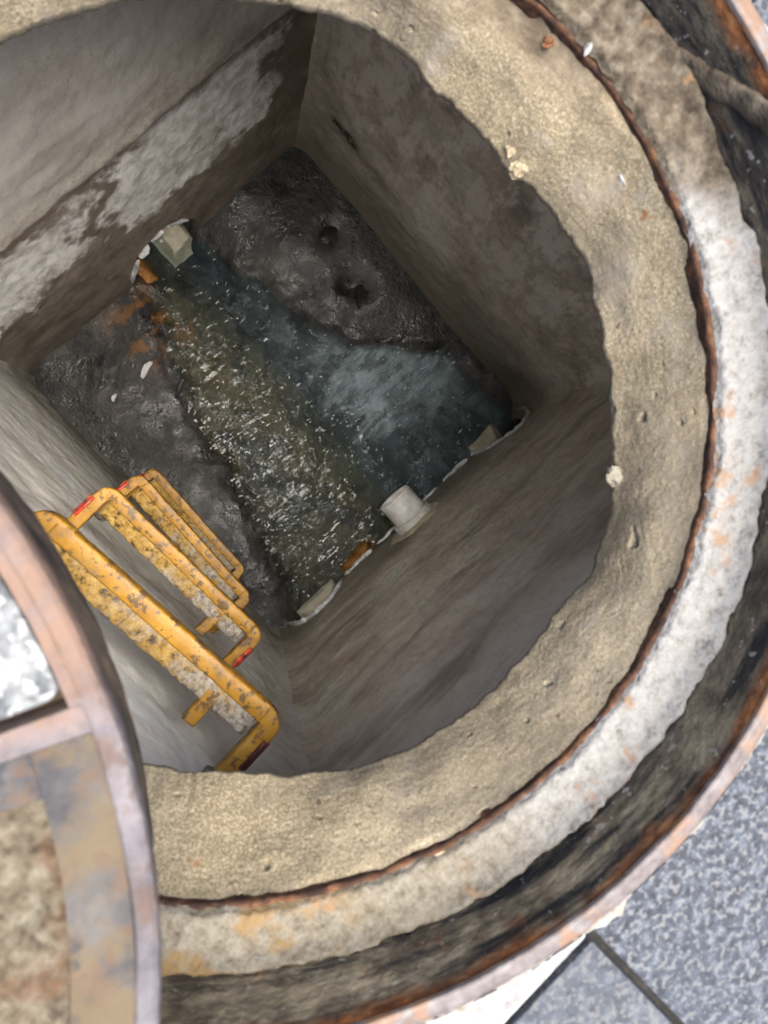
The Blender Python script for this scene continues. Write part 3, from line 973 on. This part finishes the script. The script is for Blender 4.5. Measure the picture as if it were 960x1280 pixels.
# earth covered rib that climbs from the seat to the lip (cheek of the hinge)
rib = [(0.304, 1.5, Z_SEAT + 0.004), (0.313, -3, Z_SEAT + 0.008), (0.3175, -7, Z_SEAT + 0.018), (0.3195, -10.5, Z_SEAT + 0.032), (0.3215, -14, Z_SEAT + 0.044), (0.3235, -17, Z_SEAT + 0.049)]
rib = np.array([(max(r, 0.3195 + 0.003 * (z + 0.049) / 0.049) * math.cos(R(a)), max(r, 0.3195 + 0.003 * (z + 0.049) / 0.049) * math.sin(R(a)), z - 0.004) for r, a, z in rib])
ti = np.linspace(0, len(rib) - 1, 60)
cc = np.stack([np.interp(ti, range(len(rib)), rib[:, k]) for k in range(3)], 1)
k_ = 14
v = []
for i, p in enumerate(cc):
    tg = cc[min(i + 1, 59)] - cc[max(i - 1, 0)]
    tg = tg / np.linalg.norm(tg)
    rad_dir = np.array([p[0], p[1], 0]) / math.hypot(p[0], p[1])
    up = np.cross(tg, rad_dir)
    for q in range(k_):
        a = 2 * math.pi * q / k_
        v.append(p + 0.0026 * math.cos(a) * rad_dir + 0.0078 * math.sin(a) * up)
v = np.array(v)
nz = fbm(v[:, 0], v[:, 1], v[:, 2], 90, 4, 0.7) + 1.2 * fbm(v[:, 0], v[:, 1], v[:, 2], 28, 2)
v = v + (v - np.repeat(cc, k_, 0)) * (0.22 * nz[:, None])
f = [[i * k_ + q, i * k_ + (q + 1) % k_, (i + 1) * k_ + (q + 1) % k_, (i + 1) * k_ + q] for i in range(59) for q in range(k_)] + [list(range(k_)), [59 * k_ + q for q in range(k_)][::-1]]
obj('rib', v, f, 'ribearth', frame)

# white grout crumbs between the lip and the stones
grout_r0 = 0.3338 + 0.0007 * fbm(np.cos(tb), np.sin(tb), 1.3, 12, 3)
grout_w = np.clip(0.0035 + 0.012 * fbm(np.cos(tb), np.sin(tb), 8.3, 11, 4, 0.7), 0.0008, 0.02)
q6 = np.linspace(0, 1, 7)
RR = grout_r0[:, None] + grout_w[:, None] * q6[None, :]
XX, YY = RR * np.cos(tb)[:, None], RR * np.sin(tb)[:, None]
ZZ = 0.0016 - 0.004 * (np.abs(q6 - 0.45) * 1.8)[None, :] ** 2 + 0.0012 * fbm(XX, YY, 0.4, 90, 3)
in_parent(ring_grid('grout', tb, RR, ZZ, 'grout', flip=True), frame)

# ------------------------------------------------------------------ mortar collar below the frame
HOLE = [(-180, .246), (-160, .240), (-140, .239), (-131, .242), (-124, .248), (-109, .253), (-96, .256), (-84, .2555), (-76, .255), (-68, .266), (-60, .263), (-52, .261), (-42, .258),
        (-31, .2545), (-20, .259), (-10, .257), (-6, .253), (1, .2435), (8, .248), (14, .250), (20, .254), (27, .267), (43, .265), (66, .267), (81, .265), (110, .262), (140, .256), (180, .246)]
nt, nr = 1700, 120
tb = np.linspace(-np.pi, np.pi, nt, endpoint=False)
ad = np.degrees(tb)
rh = np.interp(ad, [a for a, _ in HOLE], [r for _, r in HOLE])
rh = rh + 0.0035 * fbm(np.cos(tb), np.sin(tb), 0.7, 9, 5, 0.62)
n_in = 92
t1 = np.linspace(0, 1, n_in)
rtop = R_SEAT_IN + 0.0012
bulge = 0.006 * np.sin(np.pi * t1)
RRa = rtop + (rh[:, None] - rtop) * (t1[None, :] ** 1.15) - bulge[None, :] * (0.6 + 0.8 * fbm(np.cos(tb), np.sin(tb), 3.1, 3, 2))[:, None]
zedge = Z_EDGE + 0.006 * fbm(np.cos(tb), np.sin(tb), 2.7, 7, 4, 0.6)
ZZa = Z_SEAT - 0.0082 + (zedge[:, None] - Z_SEAT + 0.0082) * t1[None, :]
# rounded, then undercut away from the opening
t2 = np.linspace(0, 1, nr - n_in + 1)[1:]
RRb = rh[:, None] + 0.14 * (t2[None, :] ** 1.6)
ZZb = zedge[:, None] - 0.010 * np.sin(np.minimum(t2 * 6, 1) * np.pi / 2)[None, :] - 0.030 * t2[None, :]
RR = np.concatenate([RRa, RRb], 1)
ZZ = np.concatenate([ZZa, ZZb], 1)
XX, YY = RR * np.cos(tb)[:, None], RR * np.sin(tb)[:, None]
lum = 0.0050 * fbm(XX, YY, ZZ, 12, 3) + 0.0005 * fbm(XX, YY, ZZ, 60, 3, 0.6) + 0.0003 * fbm(XX, YY, ZZ, 260, 2, 0.8)
lum = lum + 0.0010 * sstep(-0.10, 0.10, np.concatenate([t1, 1 + t2])[None, :] - 0.34 - 0.22 * fbm(np.cos(tb), np.sin(tb), 5.5, 4, 4, 0.6)[:, None]) * (0.5 + fbm(np.cos(tb), np.sin(tb), 1.5, 2, 2))[:, None]
pit = np.clip(fbm(XX, YY, ZZ + 9, 75, 2) - 0.50, 0, 1) * 0.04
wgt = np.concatenate([sstep(0, 0.10, t1), np.ones(len(t2))])[None, :]
RR = RR - (lum - pit) * wgt
ZZ = ZZ + 0.4 * lum * wgt
collar = ring_grid('mortar_collar', tb, RR, ZZ, 'mortar')
tag(collar, 'rough sandy mortar collar with a ragged lower edge inside the iron frame', 'mortar collar')
for i, (ang, r, z, s, mt) in enumerate(((-52, .2595, -.128, .0075, 'cementlump'), (0, .2475, -.126, .007, 'mortar'), (3, .252, -.124, .006, 'mortar'), (-7, .2775, -.084, .0035, 'rustlump'), (8, .281, -.066, .004, 'rustlump'))):
    a = R(ang)
    o = lump('mortar_lump', (CX + r * math.cos(a), CY + r * math.sin(a), z), s, mt, None, (0.8, 1.1, 0.7), i, 3, 0.8, i * 1.1)
    in_parent(o, collar)

# ------------------------------------------------------------------ step irons


def bar_sweep(name, pts, w_, h_, mat, par, rough=0.0, seed=0):
    """a rounded flat bar along a polyline in the XY plane (already rounded at the corners)"""
    pts = np.array(pts, float)
    t = np.gradient(pts, axis=0)
    t /= np.linalg.norm(t, axis=1)[:, None]
    nr_ = np.stack([-t[:, 1], t[:, 0]], 1)
    k = 20
    a = np.linspace(0, 2 * np.pi, k, endpoint=False)
    e = 0.30
    cx_ = np.sign(np.cos(a)) * np.abs(np.cos(a)) ** e * w_ / 2
    cz_ = np.sign(np.sin(a)) * np.abs(np.sin(a)) ** e * h_ / 2
    m = len(pts)
    P = np.zeros((m, k, 3))
    P[:, :, :2] = pts[:, None, :] + nr_[:, None, :] * cx_[None, :, None]
    P[:, :, 2] = cz_[None, :]
    if rough:
        d = rough * fbm(P[..., 0] + seed, P[..., 1], P[..., 2], 80, 3, 0.65)
        P[:, :, :2] += nr_[:, None, :] * (d * np.sign(cx_)[None, :])[..., None]
        P[:, :, 2] += d * np.sign(cz_)[None, :]
    f = [[i * k + q, i * k + (q + 1) % k, (i + 1) * k + (q + 1) % k, (i + 1) * k + q] for i in range(m - 1) for q in range(k)]
    f += [list(range(k))[::-1], [(m - 1) * k + q for q in range(k)]]
    return obj(name, P.reshape(-1, 3), f, mat, par)


def poly_round(pts, r, step=0.004):
    out = []
    for i, p in enumerate(pts):
        p = np.array(p, float)
        if 0 < i < len(pts) - 1:
            a, b = np.array(pts[i - 1], float), np.array(pts[i + 1], float)
            u, w_ = (a - p) / np.linalg.norm(a - p), (b - p) / np.linalg.norm(b - p)
            s, e_ = p + u * r, p + w_ * r
            for k in range(7):
                t = k / 6
                out.append((1 - t) ** 2 * s + 2 * t * (1 - t) * p + t * t * e_)
        else:
            out.append(p)
    dense = [out[0]]
    for a, b in zip(out[:-1], out[1:]):
        n_ = max(1, int(np.linalg.norm(b - a) / step))
        for k in range(1, n_ + 1):
            dense.append(a + (b - a) * k / n_)
    return dense


SL = 0.145                              # half length of a step


def make_step(dx, seed=0):
    """local: origin on the wall, +X out into the chamber"""
    e = empty('step_iron')
    tread_x = dx
    # the smooth front bar that bends back into the two legs
    bar_sweep('front_bar', [(tread_x, -SL + 0.012 + 0.001 * k) for k in range(int((2 * SL - 0.024) / 0.001) + 1)][::3], 0.019, 0.022, 'plastic', e, 0.0009, seed)
    for s in (-1, 1):
        leg = bar_sweep('leg', poly_round([(tread_x, s * (SL - 0.030)), (tread_x, s * SL), (-0.03, s * SL)], 0.013), 0.020, 0.0215, 'plastic', e, 0.0009, seed + s)
        bm = bmesh.new()
        rounded_box(bm, (0.036, 0.0045, 0.011), (0, 0, 0), 0.0012, 1, Matrix.Rotation(R(s * 38), 3, 'X'))
        o = bobj('reflector', bm, 'dirty_reflector' if seed == 0 else 'reflector', leg)
        o.location = (tread_x - 0.036, s * (SL + 0.0078), 0.0078)
    # inner loop beside one leg
    bar_sweep('brace', [(tread_x - 0.006 - 0.003 * k, -SL + 0.062) for k in range(17)], 0.015, 0.017, 'plastic', e, 0.0016, seed + 4)
    # rough tread behind the front bar
    nu, nv = 170, 22
    u = np.linspace(-SL + 0.014, SL - 0.014, nu)
    vq = np.linspace(0, 1, nv)
    U, V = np.meshgrid(u, vq, indexing='ij')
    ang = np.pi * (1.18 - 1.36 * V)
    X = tread_x - 0.0185 + 0.0125 * np.sign(np.cos(ang)) * np.abs(np.cos(ang)) ** 0.6
    Z = 0.0085 * np.sign(np.sin(ang)) * np.abs(np.sin(ang)) ** 0.6 + 0.0002
    ribs = 0.0016 * np.sign(np.sin(U * 2 * np.pi / 0.0105)) * (V > 0.1)
    d = 0.0018 * fbm(U + seed, V * 0.05, seed, 75, 4, 0.7) + 0.4 * ribs * (0.6 + fbm(U, V * .1, seed + 2, 18, 2))
    X = X + d * np.cos(ang)
    Z = Z + d * np.maximum(np.sin(ang), 0)
    edge_t = np.minimum(u - u[0], u[-1] - u)
    Z = Z * sstep(-0.006, 0.008, edge_t)[:, None]
    obj('tread', np.stack([X, U, Z], -1).reshape(-1, 3), grid_faces(nu, nv, flip=True), 'tread', e)
    # dark mortar socket where each leg enters the wall
    for s in (-1, 1):
        o = lump('socket', (0.002, s * SL, 0), 0.016, 'cementlump', e, (0.35, 1.15, 1.0), seed + s, 2, 0.5)
    return e


STEPS = [(-0.40, -0.1600, 0.080, 'topmost and nearest yellow step, grey crust along its tread, beside the cover'),
         (-0.72, -0.1385, 0.095, 'second yellow step down, with a red reflector at either end'),
         (-1.03, -0.118, 0.097, 'third yellow step down, mostly hidden below the second step'),
         (-1.34, -0.098, 0.099, 'lowest yellow step, nearest the wet chamber floor')]
for i, (z, y, dx, lab) in enumerate(STEPS):
    s = make_step(dx, i * 2.3)
    s.location = (-W, y, z)
    s.rotation_euler = (0, 0, R([3.2, 1.5, -2.2, -2.2][i]))
    s.scale = (1.05,) * 3 if i == 0 else (1, 1, 1)
    tag(s, lab, 'step iron', 'step irons on the chamber wall')

# ------------------------------------------------------------------ the cover slid aside
cover = tag(empty('manhole_cover', (CVX, CVY, 0.0046)), 'round iron manhole cover with white granite inlays lying beside the opening', 'manhole cover')
ZC = CVZ - 0.0046
nthc = 360
tc_ = np.linspace(0, 2 * np.pi, nthc, endpoint=False)


def cover_lathe(name, prof, mat, amp=0.0006, seed=0, nsub=4):
    pts = []
    for (a, b) in zip(prof[:-1], prof[1:]):
        for k in range(nsub):
            t = k / nsub
            pts.append((a[0] + (b[0] - a[0]) * t, a[1] + (b[1] - a[1]) * t))
    pts.append(prof[-1])
    rr = np.tile([p[0] for p in pts], (nthc, 1)).astype(float)
    zz = np.tile([p[1] for p in pts], (nthc, 1)).astype(float)
    X, Y = rr * np.cos(tc_)[:, None], rr * np.sin(tc_)[:, None]
    d = fbm(X, Y, zz + seed, 45, 3, 0.6) * amp
    o = ring_grid(name, tc_, rr + d, np.maximum(zz + d * 0.6, 0.0), mat, cover, 0, 0)
    return o


cover_lathe('body', [(0.0005, ZC - 0.024), (0.318, ZC - 0.024), (0.3195, ZC - 0.010), (0.3245, ZC - 0.012), (0.3235, ZC - 0.03), (0.3185, 0.010), (0.3175, 0.001), (0.28, 0.0), (0.27, 0.02), (0.0005, 0.02)], 'cov_body', 0.0016, 1)
cover_lathe('rim', [(0.3190, ZC - 0.023), (0.3192, ZC - 0.0012), (0.3198, ZC), (0.3255, ZC), (0.3276, ZC - 0.0018), (0.3282, ZC - 0.006), (0.3268, ZC - 0.016), (0.3225, ZC - 0.018)], 'cov_rim', 0.0007, 2)


def sector(name, r0, r1, a0, a1, z0, z1, mat, rnd=0.006, bev=0.0015, rough=0.0, seed=0):
    n_ = max(6, int((a1 - a0) / 3))
    pts = [(r1 * math.cos(R(a0 + (a1 - a0) * k / n_)), r1 * math.sin(R(a0 + (a1 - a0) * k / n_))) for k in range(n_ + 1)]
    if r0 > 0.001:
        pts += [(r0 * math.cos(R(a1 - (a1 - a0) * k / n_)), r0 * math.sin(R(a1 - (a1 - a0) * k / n_))) for k in range(n_ + 1)]
    bm = bmesh.new()
    f = bm.faces.new([bm.verts.new((x, y, z1)) for x, y in pts])
    if rnd:
        cor = [v for i, v in enumerate(bm.verts) if i in (0, n_, n_ + 1, 2 * n_ + 1)]
        bmesh.ops.bevel(bm, geom=cor, offset=rnd, segments=4, profile=0.5, affect='VERTICES')
    f = list(bm.faces)
    ex = bmesh.ops.extrude_face_region(bm, geom=f)
    bmesh.ops.translate(bm, vec=(0, 0, z0 - z1), verts=[v for v in ex['geom'] if isinstance(v, bmesh.types.BMVert)])
    es = [e for e in bm.edges if all(abs(v.co.z - z1) < 1e-6 for v in e.verts)]
    bmesh.ops.bevel(bm, geom=es, offset=bev, segments=2, profile=0.5, affect='EDGES')
    return bobj(name, bm, mat, cover)


for k in range(3):
    o = k * 120.0
    sector('granite_inlay', 0.125, 0.3140, -22.6 + o, 58.0 + o, ZC - 0.0245, ZC - 0.0008, 'inlay')
    sector('inlay_border', 0.3148, 0.3196, -23.5 + o, 59.0 + o, ZC - 0.0245, ZC - 0.0006, 'cov_rim', 0, 0.0003)
    sector('spoke', 0.120, 0.3194, -25.5 + o, -23.5 + o, ZC - 0.0245, ZC - 0.0005, 'cov_rim', 0, 0.0003)
    sector('spoke', 0.120, 0.3188, 59.0 + o, 61.0 + o, ZC - 0.0245, ZC - 0.0005, 'cov_rim', 0)
    # iron pad with a key pocket that is choked with mortar
    sector('pad', 0.296, 0.3193, 61.1 + o, 94.45 + o, ZC - 0.0245, ZC - 0.0011, 'cov_pad', 0, 0.0006)
    sector('pad', 0.125, 0.2960, 61.1 + o, 70.0 + o, ZC - 0.0245, ZC - 0.0012, 'cov_pad', 0, 0.0006)
    sector('pad', 0.125, 0.2960, 91.0 + o, 94.45 + o, ZC - 0.0245, ZC - 0.0012, 'cov_pad', 0, 0.0006)
sector('hub', 0.0, 0.118, 0, 359.0, ZC - 0.0245, ZC - 0.001, 'cov_pad', 0)
for k in range(3):
    a0 = -50.0 + k * 120
    nu, nv = 70, 60
    A, Q = np.meshgrid(np.radians(np.linspace(a0 - 1.5, a0 + 22.0, nu)), np.linspace(0.125, 0.2995, nv), indexing='ij')
    X, Y = Q * np.cos(A), Q * np.sin(A)
    Z = ZC - 0.0085 + 0.009 * fbm(X, Y, k + 0.3, 22, 4, 0.6) + 0.004 * fbm(X, Y, k + 3.3, 90, 2)
    obj('pocket_crust', np.stack([X, Y, Z], -1).reshape(-1, 3), grid_faces(nu, nv, flip=True), 'crust', cover)
# ------------------------------------------------------------------ litter on the floor and on the collar


def flake(name, loc, l, w_, t, mat, rotz, seed, label, cat, group=None, tilt=0.0):
    bm = bmesh.new()
    rounded_box(bm, (l, w_, t), bev=t * 0.3, seg=1)
    bmesh.ops.subdivide_edges(bm, edges=bm.edges, cuts=2, use_grid_fill=True)
    for v_ in bm.verts:
        tp = 1 - 0.55 * abs(v_.co.x) / (l / 2)
        v_.co.y = v_.co.y * tp + 0.12 * w_ * math.sin(v_.co.x / l * 5 + seed)
        v_.co.z += 0.25 * w_ * math.sin(v_.co.x / l * 4 + seed)
    o = bobj(name, bm, mat)
    o.location = loc
    o.rotation_euler = (0, tilt, rotz)
    return tag(o, label, cat, group)


flake('paper_scrap', (-0.248, 0.303, ZF + 0.022), 0.052, 0.020, 0.003, 'scrap', R(14), 1, 'small white scrap lying on the dark bench below the inlet wall', 'scrap')
flake('paper_scrap', (-0.365, 0.303, ZF + 0.022), 0.022, 0.012, 0.003, 'scrap', R(30), 2, 'tiny pale chip on the dark bench near the left corner', 'scrap')
o = flake('stick', (-0.216, 0.207, ZF + 0.016), 0.060, 0.016, 0.009, 'black', R(24), 0.4, 'short black stick at the edge of the water', 'stick')
for i, (x, y, r, lab) in enumerate(((0.391, 0.245, 0.030, 'small black lump for the dark of a pit in the bench, nearer the far corner'), (0.352, 0.060, 0.036, 'large black lump for the dark of the scoured pit beside the painted sheen'), (0.352, 0.128, 0.018, 'little black lump for the dark just above the large black lump'), (0.385, 0.085, 0.024, 'middle black lump for the dark touching the large black lump'))):  # black lumps added in the pits to stand for their dark hollows
    tag(lump('pit_lump', (x, y, ZF + (0.026 if i == 0 else 0.014)), r, 'black', None, (1.15, 0.8, 0.35), i + 3, 3, 0.8, i * 0.7), lab, 'dark pit', 'dark pits in the bench')
for i, (ang, r, z, s, rz, lab) in enumerate(((4, .2845, Z_SEAT - 0.0015, .0036, 0.4, 'white stone chip on the rust line, the upper of two'), (-10.5, .2765, -.0805, .0044, 1.4, 'white stone chip stuck on the collar, the lower of two'))):
    a = R(ang)
    tag(lump('stone_chip', (CX + r * math.cos(a), CY + r * math.sin(a), z), s, 'chip', None, (1.4, 0.7, 0.7), i + 9, 1, 0.8, rz), lab, 'stone chip', 'white chips by the rust line')
